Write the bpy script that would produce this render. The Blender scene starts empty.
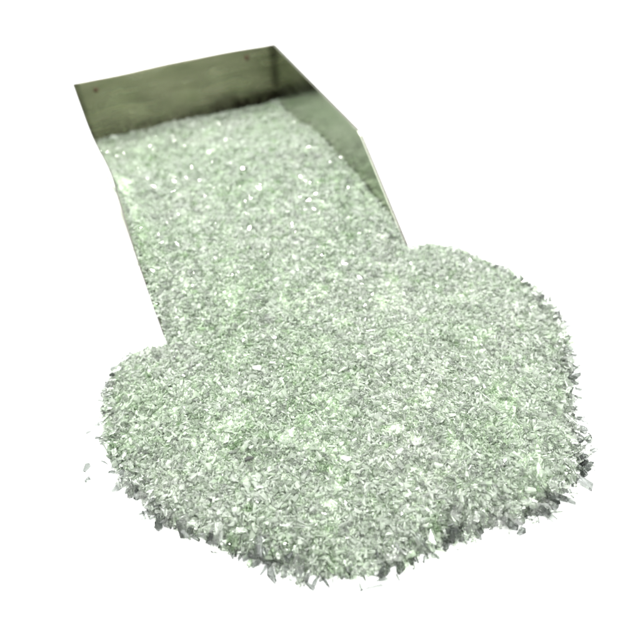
import bpy, bmesh, math
import numpy as np
from mathutils import Matrix, Vector

S = 0.1                    # one scoop width in metres
rng = np.random.default_rng(11)
sc = bpy.context.scene
col = sc.collection

# ------------------------------------------------------------------ camera
camd = bpy.data.cameras.new('camera')
cam = bpy.data.objects.new('camera', camd)
col.objects.link(cam)
sc.camera = cam
CR = Vector((0.91781, -0.39605, -0.02777))
CU = Vector((0.29634, 0.63683, 0.71178))
CF = Vector((0.26421, 0.66151, -0.70186))
CP = Vector((-0.5834, -1.7157, 1.6718))
M = Matrix((CR, CU, -CF)).transposed().to_4x4()
M.translation = CP * S
cam.matrix_world = M
camd.sensor_width = 36
camd.lens = 651.97 / 640 * 36
camd.clip_start = 0.005
camd.clip_end = 100
camd.dof.use_dof = True
camd.dof.focus_distance = 1.96 * S
camd.dof.aperture_fstop = 10.5
camd.dof.aperture_blades = 0

# ------------------------------------------------------------------ light
w = bpy.data.worlds.new('World')
sc.world = w
w.use_nodes = True
bg = w.node_tree.nodes['Background']
bg.inputs[0].default_value = (1.0, 1.0, 1.0, 1)
bg.inputs[1].default_value = 2.0

def area(name, loc, target, size, power, colour=(1, 1, 1)):
    l = bpy.data.lights.new(name, 'AREA')
    l.shape = 'DISK'
    l.size = size * S
    l.energy = power * S * S
    l.color = colour
    o = bpy.data.objects.new(name, l)
    col.objects.link(o)
    o.location = Vector(loc) * S
    o.rotation_euler = (Vector(target) * S - o.location).to_track_quat('-Z', 'Y').to_euler()
    return o
area('softbox', (0.5, -0.6, 7.0), (0, 0, 0), 6.0, 500)
area('key_lamp', (-.5, 3.0, 5.2), (0, 0, 0), 0.6, 360, (1, .985, .96))

sc.view_settings.view_transform = 'Standard'
sc.view_settings.look = 'None'
sc.view_settings.exposure = 0
sc.view_settings.gamma = 1
cy = sc.cycles
cy.max_bounces = 32
cy.transmission_bounces = 24
cy.diffuse_bounces = 12
cy.glossy_bounces = 6
cy.transparent_max_bounces = 16
cy.caustics_refractive = True
cy.caustics_reflective = True
cy.blur_glossy = 0.3
cy.sample_clamp_indirect = 6
cy.sample_clamp_direct = 0
cy.use_denoising = True
try:
    cy.denoiser = 'OPENIMAGEDENOISE'
    cy.denoising_prefilter = 'ACCURATE'
except Exception:
    pass

# ------------------------------------------------------------------ helpers
def new_mat(name):
    m = bpy.data.materials.new(name)
    m.use_nodes = True
    nt = m.node_tree
    for n in list(nt.nodes):
        nt.nodes.remove(n)
    out = nt.nodes.new('ShaderNodeOutputMaterial')
    return m, nt, out

def node(nt, typ, **kw):
    n = nt.nodes.new(typ)
    for k, v in kw.items():
        if k.startswith('_'):
            setattr(n, k[1:], v)
        else:
            n.inputs[k.replace('__', ' ')].default_value = v
    return n

def mix_rgb(nt, fac, a, b, mode='MIX'):
    n = nt.nodes.new('ShaderNodeMix')
    n.data_type = 'RGBA'
    n.blend_type = mode
    for i, v in ((0, fac), (6, a), (7, b)):
        if isinstance(v, (tuple, float, int)):
            n.inputs[i].default_value = v
        else:
            nt.links.new(v, n.inputs[i])
    return n.outputs[2]

def ramp(nt, src, stops):
    r = nt.nodes.new('ShaderNodeValToRGB')
    el = r.color_ramp.elements
    while len(el) < len(stops):
        el.new(0.5)
    for e, (p, c) in zip(el, stops):
        e.position = p
        e.color = (*c, 1) if len(c) == 3 else c
    nt.links.new(src, r.inputs[0])
    return r.outputs[0]

def noise(nt, scale, detail=3, rough=.5, vec=None):
    n = nt.nodes.new('ShaderNodeTexNoise')
    n.inputs['Scale'].default_value = scale
    n.inputs['Detail'].default_value = detail
    n.inputs['Roughness'].default_value = rough
    if vec is not None:
        nt.links.new(vec, n.inputs['Vector'])
    return n.outputs['Fac']

def link(name, me, mat=None, parent=None):
    o = bpy.data.objects.new(name, me)
    col.objects.link(o)
    if mat:
        for m in (mat if isinstance(mat, (list, tuple)) else [mat]):
            me.materials.append(m)
    if parent:
        o.parent = parent
    return o

def mesh_np(name, verts, tris, midx=None):
    me = bpy.data.meshes.new(name)
    nv, nf = len(verts), len(tris)
    me.vertices.add(nv)
    me.vertices.foreach_set('co', np.ascontiguousarray(verts, dtype=np.float32).ravel())
    me.loops.add(nf * 3)
    me.loops.foreach_set('vertex_index', np.ascontiguousarray(tris, dtype=np.int32).ravel())
    me.polygons.add(nf)
    me.polygons.foreach_set('loop_start', np.arange(nf, dtype=np.int32) * 3)
    if midx is not None:
        me.polygons.foreach_set('material_index', np.ascontiguousarray(midx, dtype=np.int32))
    me.update(calc_edges=True)
    me.validate()
    me.shade_flat()
    return me

# ------------------------------------------------------------------ materials
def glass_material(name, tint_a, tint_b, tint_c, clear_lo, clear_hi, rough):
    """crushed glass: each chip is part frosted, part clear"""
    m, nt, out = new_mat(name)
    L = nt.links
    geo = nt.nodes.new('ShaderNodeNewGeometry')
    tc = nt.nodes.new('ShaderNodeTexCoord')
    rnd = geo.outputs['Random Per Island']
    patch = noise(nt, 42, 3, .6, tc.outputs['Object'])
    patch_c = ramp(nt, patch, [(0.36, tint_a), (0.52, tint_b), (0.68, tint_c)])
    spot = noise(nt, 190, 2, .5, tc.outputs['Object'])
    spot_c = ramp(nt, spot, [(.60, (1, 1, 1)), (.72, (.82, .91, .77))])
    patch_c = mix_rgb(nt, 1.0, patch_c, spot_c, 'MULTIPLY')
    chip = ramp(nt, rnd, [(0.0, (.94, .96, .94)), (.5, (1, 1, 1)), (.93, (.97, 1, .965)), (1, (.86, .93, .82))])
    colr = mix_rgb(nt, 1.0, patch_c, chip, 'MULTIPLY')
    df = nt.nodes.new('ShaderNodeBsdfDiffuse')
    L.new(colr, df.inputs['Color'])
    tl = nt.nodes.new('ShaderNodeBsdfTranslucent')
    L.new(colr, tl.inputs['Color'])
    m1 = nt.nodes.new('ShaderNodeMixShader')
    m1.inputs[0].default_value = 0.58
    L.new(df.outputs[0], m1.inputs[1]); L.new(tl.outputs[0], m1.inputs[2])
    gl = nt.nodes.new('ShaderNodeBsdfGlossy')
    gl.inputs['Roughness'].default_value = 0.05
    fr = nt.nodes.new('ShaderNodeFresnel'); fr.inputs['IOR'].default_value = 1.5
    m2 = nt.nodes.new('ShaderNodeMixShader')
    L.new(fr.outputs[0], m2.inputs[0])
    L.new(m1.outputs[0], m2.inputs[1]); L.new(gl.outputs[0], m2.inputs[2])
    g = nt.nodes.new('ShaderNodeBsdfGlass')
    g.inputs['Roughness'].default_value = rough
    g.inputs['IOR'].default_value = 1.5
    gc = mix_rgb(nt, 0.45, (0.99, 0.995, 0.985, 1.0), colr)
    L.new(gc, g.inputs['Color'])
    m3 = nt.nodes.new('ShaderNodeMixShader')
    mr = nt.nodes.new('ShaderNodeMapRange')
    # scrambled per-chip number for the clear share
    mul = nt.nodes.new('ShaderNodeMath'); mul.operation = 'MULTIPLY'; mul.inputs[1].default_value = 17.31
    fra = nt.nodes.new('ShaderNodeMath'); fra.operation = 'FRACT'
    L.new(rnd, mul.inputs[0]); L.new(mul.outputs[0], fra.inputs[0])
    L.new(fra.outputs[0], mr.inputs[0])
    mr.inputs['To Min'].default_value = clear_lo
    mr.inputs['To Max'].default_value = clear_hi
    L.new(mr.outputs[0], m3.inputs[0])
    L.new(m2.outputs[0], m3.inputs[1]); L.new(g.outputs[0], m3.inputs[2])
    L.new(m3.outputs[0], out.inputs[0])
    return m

M_FROST = glass_material('crushed_glass_frosted', (.84, .93, .79), (.89, .955, .855), (.91, .958, .875), 0.25, 0.95, .08)
M_CLEAR = glass_material('crushed_glass_clear', (.955, .985, .94), (.975, .99, .965), (.98, .99, .975), 0.88, 1.0, .01)

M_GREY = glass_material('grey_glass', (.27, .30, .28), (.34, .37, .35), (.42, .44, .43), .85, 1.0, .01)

def fines_material():
    m, nt, out = new_mat('glass_fines')
    tc = nt.nodes.new('ShaderNodeTexCoord')
    n1 = noise(nt, 42, 3, .6, tc.outputs['Object'])
    c = ramp(nt, n1, [(.36, (.52, .63, .46)), (.50, (.61, .685, .555)), (.68, (.67, .72, .62))])
    b = node(nt, 'ShaderNodeBsdfPrincipled', Roughness=.22)
    nt.links.new(c, b.inputs['Base Color'])
    nt.links.new(b.outputs[0], out.inputs[0])
    return m
M_FINES = fines_material()

def dark_chip_material():
    m, nt, out = new_mat('smoky_glass')
    tc = nt.nodes.new('ShaderNodeTexCoord')
    c = ramp(nt, noise(nt, 900, 2, .5, tc.outputs['Object']), [(.3, (.05, .055, .05)), (.7, (.11, .115, .10))])
    b = node(nt, 'ShaderNodeBsdfPrincipled', Roughness=.25)
    b.inputs['Transmission Weight'].default_value = .3
    nt.links.new(c, b.inputs['Base Color'])
    nt.links.new(b.outputs[0], out.inputs[0])
    return m
M_DARK = dark_chip_material()

def steel_material(name, c0, c1, rough, dark_edges=False):
    m, nt, out = new_mat(name)
    L = nt.links
    tc = nt.nodes.new('ShaderNodeTexCoord')
    mp = nt.nodes.new('ShaderNodeMapping')
    mp.inputs['Scale'].default_value = (60, 60, 1400)
    L.new(tc.outputs['Object'], mp.inputs['Vector'])
    br = noise(nt, 1.0, 4, .6, mp.outputs[0])
    mp2 = nt.nodes.new('ShaderNodeMapping')
    mp2.inputs['Scale'].default_value = (35, 35, 190)
    L.new(tc.outputs['Object'], mp2.inputs['Vector'])
    sm = noise(nt, 1.0, 5, .65, mp2.outputs[0])
    c = ramp(nt, sm, [(.3, c0), (.7, c1)])
    if dark_edges:  # darker along the base towards the right, and at both side edges
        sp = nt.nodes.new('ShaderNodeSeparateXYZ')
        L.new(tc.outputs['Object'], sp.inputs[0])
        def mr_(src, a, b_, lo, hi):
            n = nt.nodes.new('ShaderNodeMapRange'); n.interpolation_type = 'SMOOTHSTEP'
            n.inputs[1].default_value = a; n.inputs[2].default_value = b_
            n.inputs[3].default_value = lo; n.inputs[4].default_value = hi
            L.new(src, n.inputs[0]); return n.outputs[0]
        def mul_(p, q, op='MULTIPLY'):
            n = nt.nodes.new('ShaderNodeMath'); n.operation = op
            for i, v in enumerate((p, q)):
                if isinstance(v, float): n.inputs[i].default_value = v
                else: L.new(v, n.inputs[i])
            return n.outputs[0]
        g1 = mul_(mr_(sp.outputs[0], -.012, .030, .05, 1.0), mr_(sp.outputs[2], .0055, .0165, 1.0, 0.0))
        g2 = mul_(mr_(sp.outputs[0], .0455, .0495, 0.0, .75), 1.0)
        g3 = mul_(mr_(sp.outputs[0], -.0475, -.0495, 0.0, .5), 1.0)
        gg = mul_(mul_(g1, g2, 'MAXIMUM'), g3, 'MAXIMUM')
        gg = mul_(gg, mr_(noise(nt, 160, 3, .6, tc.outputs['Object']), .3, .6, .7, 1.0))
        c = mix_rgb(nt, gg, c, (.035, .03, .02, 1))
    b = nt.nodes.new('ShaderNodeBsdfPrincipled')
    b.inputs['Metallic'].default_value = 1
    L.new(c, b.inputs['Base Color'])
    mr = nt.nodes.new('ShaderNodeMapRange')
    mr.inputs['From Min'].default_value = .3
    mr.inputs['From Max'].default_value = .7
    mr.inputs['To Min'].default_value = rough * .75
    mr.inputs['To Max'].default_value = rough * 1.35
    L.new(sm, mr.inputs[0])
    L.new(mr.outputs[0], b.inputs['Roughness'])
    bp = nt.nodes.new('ShaderNodeBump')
    bp.inputs['Strength'].default_value = .12
    bp.inputs['Distance'].default_value = .0002
    L.new(br, bp.inputs['Height'])
    L.new(bp.outputs[0], b.inputs['Normal'])
    L.new(b.outputs[0], out.inputs[0])
    return m
M_STEEL = steel_material('worn_steel', (.46, .49, .40), (.55, .58, .48), .2)
M_BACK = steel_material('dark_edged_steel', (.27, .265, .185), (.40, .39, .285), .24, True)
M_RIM = steel_material('cut_steel_edge', (.05, .046, .043), (.09, .084, .08), .4)
M_WELD = steel_material('scorched_weld', (.10, .07, .045), (.16, .12, .08), .5)

def table_material():
    m, nt, out = new_mat('white_backdrop')
    tc = nt.nodes.new('ShaderNodeTexCoord')
    c = ramp(nt, noise(nt, 8, 4, .6, tc.outputs['Object']), [(.3, (.90, .90, .90)), (.7, (.925, .925, .925))])
    b = node(nt, 'ShaderNodeBsdfPrincipled', Roughness=.7)
    b.inputs['Specular IOR Level'].default_value = .2
    nt.links.new(c, b.inputs['Base Color'])
    nt.links.new(b.outputs[0], out.inputs[0])
    return m
M_TABLE = table_material()

# ------------------------------------------------------------------ surface
bm = bmesh.new()
bmesh.ops.create_circle(bm, cap_ends=True, segments=96, radius=30 * S)
me = bpy.data.meshes.new('table_surface'); bm.to_mesh(me); bm.free()
o = link('table_surface', me, M_TABLE)
o['kind'] = 'structure'

# ------------------------------------------------------------------ scoop
W, L2, LL, H, T = 0.5, 0.484, 1.496, 0.336, 0.013
root = bpy.data.objects.new('metal_scoop', None)
col.objects.link(root)
root['label'] = 'open square-ended sheet metal scoop lying flat and spilling crushed glass from its mouth'
root['category'] = 'scoop'
root.empty_display_size = .02

def solid(name, poly3, normal, thick, mat, rim=None, bevel=.0025, sub=None):
    """a sheet: polygon extruded along normal; broad faces mat, edge faces rim"""
    bm = bmesh.new()
    a = [bm.verts.new(Vector(p) * S) for p in poly3]
    b = [bm.verts.new((Vector(p) + Vector(normal) * thick) * S) for p in poly3]
    bm.faces.new(a); bm.faces.new(list(reversed(b)))
    n = len(a)
    for i in range(n):
        f = bm.faces.new((a[i], b[i], b[(i + 1) % n], a[(i + 1) % n]))
        f.material_index = 1 if rim else 0
    bmesh.ops.recalc_face_normals(bm, faces=bm.faces)
    bmesh.ops.bevel(bm, geom=list(bm.edges), offset=bevel * S, segments=2, affect='EDGES', profile=.5)
    me = bpy.data.meshes.new(name); bm.to_mesh(me); bm.free()
    return link(name, me, [mat, rim] if rim else mat, root)

Z0 = 0.0015
solid('floor_pan', [(-.4935, 0, Z0), (W + T, 0, Z0), (W + T, LL + T, Z0), (-.4935, LL + T, Z0)], (0, 0, 1), T, M_STEEL, M_RIM, .002)
ZB = Z0 + T + .0004
def dent(y):      # the left side is dented inwards a little where its edge starts to slope
    return .022 * np.exp(-((y - .60) / .25) ** 2)
prof = [(0.0, ZB), (0.012, ZB + .016), (L2 - .012, H - .008), (L2 + .012, H), (LL - .001, H), (LL - .001, ZB)]
solid('side_wall', [(W, y, z) for y, z in prof], (1, 0, 0), T, M_STEEL, M_RIM, .002)
bm = bmesh.new()
cols = []
for y in list(np.linspace(0.004, L2, 14)) + list(np.linspace(L2 + .04, LL - .001, 22)):
    zt = min(H, ZB + .016 + (H - ZB - .016) * y / L2)
    c = []
    for out in (0, .0045):
        for q in np.linspace(0, 1, 7):
            z = ZB + (zt - ZB) * q
            c.append(bm.verts.new(((-.492 - .0185 * z / H + float(dent(y)) - out) * S, y * S, z * S)))
    cols.append(c)
for a, b in zip(cols[:-1], cols[1:]):
    for q in range(6):
        bm.faces.new((a[q], b[q], b[q + 1], a[q + 1]))
        bm.faces.new((a[7 + q], a[8 + q], b[8 + q], b[7 + q]))
    f = bm.faces.new((a[6], b[6], b[13], a[13])); f.material_index = 1
    bm.faces.new((a[0], a[7], b[7], b[0]))
for c in (cols[0], cols[-1]):
    for q in range(6):
        f = bm.faces.new((c[q], c[q + 1], c[8 + q], c[7 + q])); f.material_index = 1
bmesh.ops.recalc_face_normals(bm, faces=bm.faces)
me = bpy.data.meshes.new('side_wall'); bm.to_mesh(me); bm.free()
link('side_wall', me, [M_STEEL, M_RIM], root)
# back wall, slightly wavy
nx, nz = 40, 8
vs, fs = [], []
xs = np.linspace(-W - T, W + T, nx + 1)
zs = np.linspace(ZB, H - .001, nz + 1)
for layer in (0, 1):
    for z in zs:
        for x in xs:
            d = .004 * math.sin(x * 5.1 + .6) * (z / H) + .002 * math.sin(x * 17 + z * 9)
            if x < -.4: x = -.4 + (x + .4) * (.095 + .0185 * z / H) / (.1 + T)
            zz = z + (.003 * math.sin(x * 6 + 1) if z > H - .01 else 0)
            vs.append((x * S, (LL + .002 + d + layer * T) * S, zz * S))
n1 = (nx + 1) * (nz + 1)
idx = lambda l, i, j: l * n1 + j * (nx + 1) + i
quads = []
for j in range(nz):
    for i in range(nx):
        quads.append((idx(0, i, j), idx(0, i + 1, j), idx(0, i + 1, j + 1), idx(0, i, j + 1)))
        quads.append((idx(1, i, j), idx(1, i, j + 1), idx(1, i + 1, j + 1), idx(1, i + 1, j)))
for i in range(nx):
    quads.append((idx(0, i, nz), idx(0, i + 1, nz), idx(1, i + 1, nz), idx(1, i, nz)))
    quads.append((idx(0, i, 0), idx(1, i, 0), idx(1, i + 1, 0), idx(0, i + 1, 0)))
for j in range(nz):
    quads.append((idx(0, 0, j), idx(0, 0, j + 1), idx(1, 0, j + 1), idx(1, 0, j)))
    quads.append((idx(0, nx, j), idx(1, nx, j), idx(1, nx, j + 1), idx(0, nx, j + 1)))
me = bpy.data.meshes.new('back_wall')
me.from_pydata(vs, [], quads)
me.update()
for p in me.polygons:
    p.use_smooth = True
me.set_sharp_from_angle(angle=math.radians(40))
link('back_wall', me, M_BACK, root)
# spot welds
for x, z in ((-.416, .286), (.353, .294)):
    bm = bmesh.new()
    bmesh.ops.create_uvsphere(bm, u_segments=16, v_segments=8, radius=.013 * S)
    for v in bm.verts:
        v.co.y *= .3
        v.co.x *= 1 + .2 * math.sin(v.co.z * 9000)
    me = bpy.data.meshes.new('spot_weld'); bm.to_mesh(me); bm.free()
    for p in me.polygons: p.use_smooth = True
    o = link('spot_weld', me, M_WELD, root)
    o.location = (x * S, (LL + .0015) * S, z * S)

# ------------------------------------------------------------------ heap shape
OUT = np.array([(0.530, 0.072), (0.612, 0.052), (0.708, -0.026), (0.765, -0.122), (0.802, -0.210), (0.828, -0.306), (0.832, -0.405), (0.820, -0.490), (0.784, -0.592), (0.742, -0.668), (0.674, -0.752), (0.631, -0.812), (0.585, -0.886), (0.537, -0.967), (0.480, -1.036), (0.384, -1.077), (0.288, -1.092), (0.191, -1.088), (0.122, -1.07), (0.028, -1.07), (-0.066, -1.071), (-0.154, -1.068), (-0.261, -1.049), (-0.331, -1.015), (-0.395, -0.963), (-0.482, -0.891), (-0.557, -0.814), (-0.634, -0.734), (-0.693, -0.651), (-0.713, -0.583), (-0.728, -0.510), (-0.765, -0.434), (-0.766, -0.341), (-0.755, -0.268), (-0.737, -0.194), (-0.718, -0.138), (-0.683, -0.078), (-0.625, -0.042), (-0.566, -0.033), (-0.509, -0.048)])
# one outline round pile and scoop load together
POLY = np.vstack([OUT, [(-.492, -.04), (-.492, 1.495), (.497, 1.495), (.497, .06)]])
NPILE = len(OUT)

def inside(P, poly):
    x, y = P[:, 0], P[:, 1]
    r = np.zeros(len(P), bool)
    a = poly; b = np.roll(poly, -1, axis=0)
    for (x1, y1), (x2, y2) in zip(a, b):
        c = ((y1 > y) != (y2 > y))
        with np.errstate(divide='ignore', invalid='ignore'):
            xi = (x2 - x1) * (y - y1) / (y2 - y1 + 1e-12) + x1
        r ^= c & (x < xi)
    return r

def dist(P, pts):   # distance to an open chain
    d = np.full(len(P), 9.0)
    for p, q in zip(pts[:-1], pts[1:]):
        e = q - p
        t = np.clip(((P - p) @ e) / (e @ e), 0, 1)
        d = np.minimum(d, np.linalg.norm(P - p - t[:, None] * e, axis=1))
    return d

K = [(rng.uniform(-1, 1, 2) * f, rng.uniform(0, 6.28), a) for f, a in
     [(5, .006), (6, .006), (9, .005), (13, .004), (18, .004), (26, .003), (34, .003), (45, .003), (60, .0025), (75, .0025)] for _ in range(2)]
def height(P):
    y = P[:, 1]
    d = dist(P, OUT)
    d = np.where(y > .05, np.maximum(d, (y - .05) * .8 + np.minimum(d, .05)), d)
    edge = np.clip(1 - np.exp(-np.maximum(d, 0) / .045), 0, 1)
    dome = .030 + .045 * (1 - np.exp(-d / .22)) + .03 * (1 - np.exp(-d / .5))
    t = np.clip((y - .75) / .72, 0, 1)
    load = 0.125 * (1 - t * t * (3 - 2 * t)) + .030 * t * t * (3 - 2 * t)
    load = load + .08 * np.clip((-.28 - P[:, 0]) / .21, 0, 1) ** 2 * np.clip((y - .12) / .35, 0, 1) * (1 - t)
    # piled against the left side, lower beside the right wall
    load = load - .008 * np.clip((P[:, 0] - .25) / .25, 0, 1) * np.clip(y / .3, 0, 1) * (1 - t)
    k = np.clip((y + .25) / .5, 0, 1); k = k * k * (3 - 2 * k)
    h = edge * ((1 - k) * dome + k * np.minimum(load, dome + k))
    for kv, ph, a in K:
        h = h + a * .45 * edge * np.sin(P @ kv + ph)
    return np.maximum(h, .004)

# ------------------------------------------------------------------ chips
def hull(points):
    bm = bmesh.new()
    for p in points: bm.verts.new(p)
    r = bmesh.ops.convex_hull(bm, input=bm.verts)
    bmesh.ops.delete(bm, geom=list(set(e for e in r['geom_interior'] + r['geom_unused'] if isinstance(e, bmesh.types.BMVert))), context='VERTS')
    bmesh.ops.triangulate(bm, faces=bm.faces)
    bmesh.ops.recalc_face_normals(bm, faces=bm.faces)
    bm.verts.index_update()
    V = np.array([v.co[:] for v in bm.verts]); F = np.array([[v.index for v in f.verts] for f in bm.faces])
    bm.free()
    return V, F
PROTO = []
for i in range(36):
    n = 3 + i % 3
    pts = []
    wv, hv = rng.uniform(.5, .95), rng.uniform(.3, .7)
    sk = rng.uniform(-.25, .25, 2)
    for end in (-1, 1):
        tp = rng.uniform(.25, 1.0)
        for k in range(n):
            a = 6.283 * k / n + rng.uniform(-.4, .4)
            pts.append((end * rng.uniform(.75, 1.0), wv * tp * math.cos(a) + sk[0] * end, hv * tp * math.sin(a) + sk[1] * end))
    for k in range(2):
        a = rng.uniform(0, 6.28)
        pts.append((rng.uniform(-.5, .5), wv * 1.1 * math.cos(a), hv * 1.1 * math.sin(a)))
    PROTO.append(hull(pts))

def rotmats(yaw, pitch, roll):
    cy_, sy_ = np.cos(yaw), np.sin(yaw); cp, sp = np.cos(pitch), np.sin(pitch); cr, sr = np.cos(roll), np.sin(roll)
    R = np.empty((len(yaw), 3, 3))
    R[:, 0, 0] = cy_ * cp; R[:, 0, 1] = cy_ * sp * sr - sy_ * cr; R[:, 0, 2] = cy_ * sp * cr + sy_ * sr
    R[:, 1, 0] = sy_ * cp; R[:, 1, 1] = sy_ * sp * sr + cy_ * cr; R[:, 1, 2] = sy_ * sp * cr - cy_ * sr
    R[:, 2, 0] = -sp;      R[:, 2, 1] = cp * sr;                  R[:, 2, 2] = cp * cr
    return R

def chips(P, z, half, wid, yaw, pitch, roll, mat, rest=False):
    """all chips of one batch as arrays; P (n,2), half = half length"""
    n = len(P)
    pid = rng.integers(0, len(PROTO), n)
    R = rotmats(yaw, pitch, roll)
    VV, FF, MM, off = [], [], [], 0
    for k, (V, F) in enumerate(PROTO):
        s = np.where(pid == k)[0]
        if not len(s): continue
        sc3 = np.stack([half[s], half[s] * wid[s], half[s] * wid[s]], 1)
        v = V[None] * sc3[:, None, :]
        v = np.einsum('nij,nkj->nki', R[s], v)
        zz = z[s]
        lo = -v[:, :, 2].min(1) + .0008
        zz = np.maximum(zz, lo)
        v[:, :, 0] += P[s, 0, None]; v[:, :, 1] += P[s, 1, None]; v[:, :, 2] += zz[:, None]
        nv = V.shape[0]
        f = F[None] + (np.arange(len(s)) * nv)[:, None, None] + off
        VV.append(v.reshape(-1, 3)); FF.append(f.reshape(-1, 3)); MM.append(np.repeat(mat[s], len(F)))
        off += len(s) * nv
    return np.vstack(VV), np.vstack(FF), np.concatenate(MM)

def sample(n):
    pts = []
    tot = 0
    while tot < n:
        q = rng.uniform((-.85, -1.15), (.85, 1.5), (n, 2))
        q = q[inside(q, POLY)]
        pts.append(q); tot += len(q)
    return np.vstack(pts)[:n]

batches = []
# body of the heap: several layers of chips in the top of the heap
N = 150000
P = sample(N)
d = dist(P, OUT)
h = height(P)
half = np.exp(rng.normal(math.log(.0070), .38, N)) * (1 + .35 * np.exp(-d / .12))
half = np.clip(half, .004, .0165)
wid = np.where(rng.uniform(0, 1, N) < .25, rng.uniform(.25, .5, N), rng.uniform(.5, 1.0, N))
depth = rng.uniform(0, 1, N) ** 1.0 * .012
inscoop = P[:, 1] > .02
half = np.where(inscoop & (np.abs(P[:, 0]) > .47), np.minimum(half, .010), half)
P[:, 0] = np.where(inscoop, np.clip(P[:, 0], -.490, .498), P[:, 0])
P[:, 1] = np.minimum(P[:, 1], 1.488)
P[:, 0] -= np.where(inscoop, .020 * np.clip(h, 0, .3) / H * np.clip((-.40 - P[:, 0]) / .08, 0, 1), 0)
P[:, 0] = np.where(inscoop, np.maximum(P[:, 0], -.494 + dent(P[:, 1]) - .0185 * np.clip(h, 0, .3) / H), P[:, 0])
mat = (rng.uniform(0, 1, N) < .14 + .3 * np.exp(-d / .010) * (~inscoop)).astype(int)
z = h - depth + .006
zmin = np.where(inscoop, Z0 + T + .012, 0)
z = np.maximum(z, zmin)
batches.append(chips(P, z, half, wid, rng.uniform(0, 6.283, N), rng.normal(0, .28, N), rng.uniform(0, 6.28, N), mat))

# thin clear slivers lying loose on top
N3 = 5000
P = sample(N3)
P = P[(rng.uniform(0, 1, N3) > .6 * (P[:, 1] > .2)) & (dist(P, OUT) > .05) & ((P[:, 1] < 0) | ((P[:, 0] > -.46) & (P[:, 0] < .475) & (P[:, 1] < 1.46)))]
n3 = len(P)
batches.append(chips(P, height(P) + .006, np.clip(np.exp(rng.normal(math.log(.013), .3, n3)), .007, .024), rng.uniform(.12, .3, n3),
                     rng.uniform(0, 6.283, n3), rng.normal(0, .25, n3), rng.uniform(0, 6.28, n3), np.ones(n3, int)))

# ragged rim: clear chips poking out all round the foot of the heap
seg = OUT[1:] - OUT[:-1]; sl = np.linalg.norm(seg, axis=1); cs = np.cumsum(sl) / sl.sum()
N2 = 1300
u = rng.uniform(0, 1, N2)
i = np.minimum(np.searchsorted(cs, u), len(seg) - 1)
t = rng.uniform(0, 1, N2)
Pb = OUT[:-1][i] + seg[i] * t[:, None]
nrm = np.stack([-seg[i, 1], seg[i, 0]], 1) / sl[i, None]      # outward (chain runs clockwise)
clump = .010 * np.sin(u * 150 + 1) + .008 * np.sin(u * 347 + 2) + .007 * np.sin(u * 690)
front = np.clip((-.05 - Pb[:, 1]) / .35, .25, 1)
offs = np.minimum(rng.normal(-.003, .012, N2) + clump * front, .034)
if (nrm * (Pb - np.array([0, -.5]))).sum() < 0: nrm = -nrm
P = Pb + nrm * offs[:, None]
half = np.clip(np.exp(rng.normal(math.log(.0145), .35, N2)), .005, .030) * (.6 + .4 * front)
yaw = np.arctan2(nrm[:, 1], nrm[:, 0]) + rng.normal(0, .8, N2)
z = rng.uniform(0, 1, N2) * .05 * np.clip(.5 - offs / .03, .05, 1)
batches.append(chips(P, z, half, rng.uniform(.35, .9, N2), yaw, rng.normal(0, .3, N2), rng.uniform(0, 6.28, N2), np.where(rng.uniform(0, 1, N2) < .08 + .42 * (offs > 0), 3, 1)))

# fine fill below the chips
gx = np.arange(-.88, .881, .0065); gy = np.arange(-1.16, 1.50, .0065)
GX, GY = np.meshgrid(gx, gy)
G = np.stack([GX.ravel(), GY.ravel()], 1)
ins = inside(G, POLY)
dd = dist(G, np.vstack([POLY, POLY[:1]]))
lump = np.zeros(len(G))
for _ in range(9):
    lump += np.sin(G @ (rng.uniform(-1, 1, 2) * 38) + rng.uniform(0, 6.28)) / 3
hh = np.where(ins, height(G) - .0040 + .0030 * lump, -.02)
hh = np.where(ins, hh * np.where(G[:, 1] > .03, 1, np.clip((dd - .012) / .02, 0, 1)) + rng.normal(0, .0019, len(G)), -.02)
hh = np.where(G[:, 1] > .03, np.maximum(hh, Z0 + T + .003), hh)
nxg = len(gx)
keep = ins & (dd > .010) & ((G[:, 1] < .03) | (G[:, 0] > -.488 + dent(G[:, 1])))
I = np.arange(len(G)).reshape(GX.shape)
a, b, c, e = I[:-1, :-1].ravel(), I[:-1, 1:].ravel(), I[1:, 1:].ravel(), I[1:, :-1].ravel()
ok = keep[a] & keep[b] & keep[c] & keep[e]
tri = np.vstack([np.stack([a, b, c], 1)[ok], np.stack([a, c, e], 1)[ok]])
used = np.unique(tri); remap = -np.ones(len(G), int); remap[used] = np.arange(len(used))
gv = np.stack([G[:, 0], G[:, 1], np.maximum(hh, .001)], 1)[used]
gf = remap[tri]
batches.append((gv, gf, np.full(len(gf), 2)))

VV, FF, MM, off = [], [], [], 0
for v, f, m in batches:
    VV.append(v); FF.append(f + off); MM.append(m); off += len(v)
me = mesh_np('crushed_glass', np.vstack(VV) * S, np.vstack(FF), np.concatenate(MM))
o = link('crushed_glass', me, [M_FROST, M_CLEAR, M_FINES, M_GREY])
o['kind'] = 'stuff'
o['label'] = 'heap of pale green crushed glass filling the scoop and fanned out over the white surface'
o['category'] = 'crushed glass'

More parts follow.
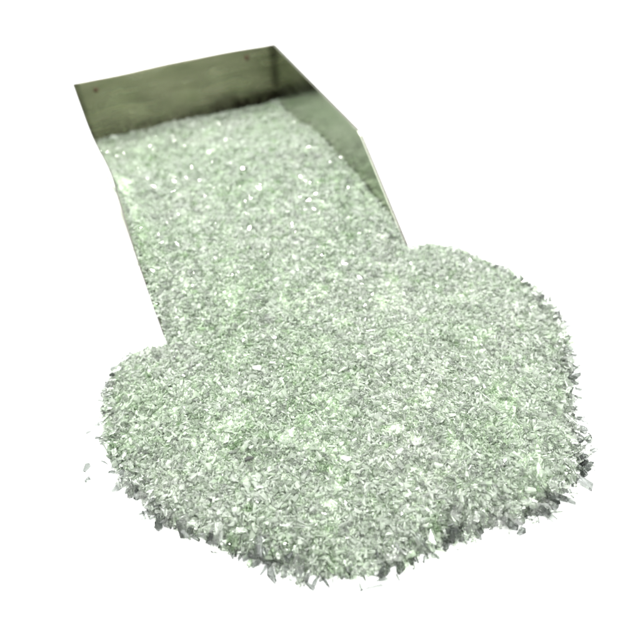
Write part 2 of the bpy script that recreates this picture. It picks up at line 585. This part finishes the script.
# ------------------------------------------------------------------ single chips one can point at
def chip(x, y, z, length, width, yaw, mat, label, seed, pitch=0.0, group=None):
    V, F = PROTO[seed % len(PROTO)]
    v = V * np.array([length / 2, width / 2 / .6, width / 2 / .6])
    cp, sp = math.cos(pitch), math.sin(pitch)
    v = v @ np.array([[cp, 0, sp], [0, 1, 0], [-sp, 0, cp]])
    me = mesh_np('glass_chip', v * S, F)
    o = link('glass_chip', me, mat)
    z = z if z is not None else -v[:, 2].min() + .0005
    o.location = (x * S, y * S, z * S)
    o.rotation_euler = (0, 0, yaw)
    o['label'] = label; o['category'] = 'glass chip'
    if group: o['group'] = group
    return o
G1 = 'loose chips lying off the edge of the heap'
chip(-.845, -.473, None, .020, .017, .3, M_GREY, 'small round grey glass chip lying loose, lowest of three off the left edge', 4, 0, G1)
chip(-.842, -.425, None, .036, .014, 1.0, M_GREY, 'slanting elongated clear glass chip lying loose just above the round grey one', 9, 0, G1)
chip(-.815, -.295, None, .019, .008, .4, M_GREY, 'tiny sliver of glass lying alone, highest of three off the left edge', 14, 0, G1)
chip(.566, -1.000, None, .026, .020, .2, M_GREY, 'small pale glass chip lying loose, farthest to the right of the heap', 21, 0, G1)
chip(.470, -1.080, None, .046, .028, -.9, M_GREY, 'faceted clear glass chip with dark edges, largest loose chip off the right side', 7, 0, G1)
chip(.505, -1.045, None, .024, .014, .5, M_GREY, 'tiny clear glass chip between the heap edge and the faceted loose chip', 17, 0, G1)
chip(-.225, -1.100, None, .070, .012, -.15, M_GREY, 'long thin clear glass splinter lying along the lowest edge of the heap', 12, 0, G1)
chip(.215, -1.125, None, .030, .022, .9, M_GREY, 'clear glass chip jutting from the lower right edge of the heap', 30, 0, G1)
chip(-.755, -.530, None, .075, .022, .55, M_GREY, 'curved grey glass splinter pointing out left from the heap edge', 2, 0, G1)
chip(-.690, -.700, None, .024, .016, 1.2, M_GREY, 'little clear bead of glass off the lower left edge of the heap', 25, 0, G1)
def top(x, y): return float(height(np.array([[x, y]]))[0])
chip(-.395, -.655, top(-.395, -.655) + .019, .030, .018, -.1, M_DARK, 'single dark smoky glass chip lying among the pale chips of the heap', 6)
chip(-.345, -.880, top(-.345, -.88) + .018, .100, .020, -.75, M_CLEAR, 'long white glass splinter lying on the front slope of the heap', 11, .1)
chip(.295, -.085, top(.295, -.085) + .018, .055, .018, 1.3, M_CLEAR, 'bright upright clear glass splinter on the heap before the scoop mouth', 19, -.5)
chip(.075, -1.015, top(.075, -1.015) + .008, .055, .045, .4, M_CLEAR, 'large blocky bright glass chip at the front edge of the heap', 8)
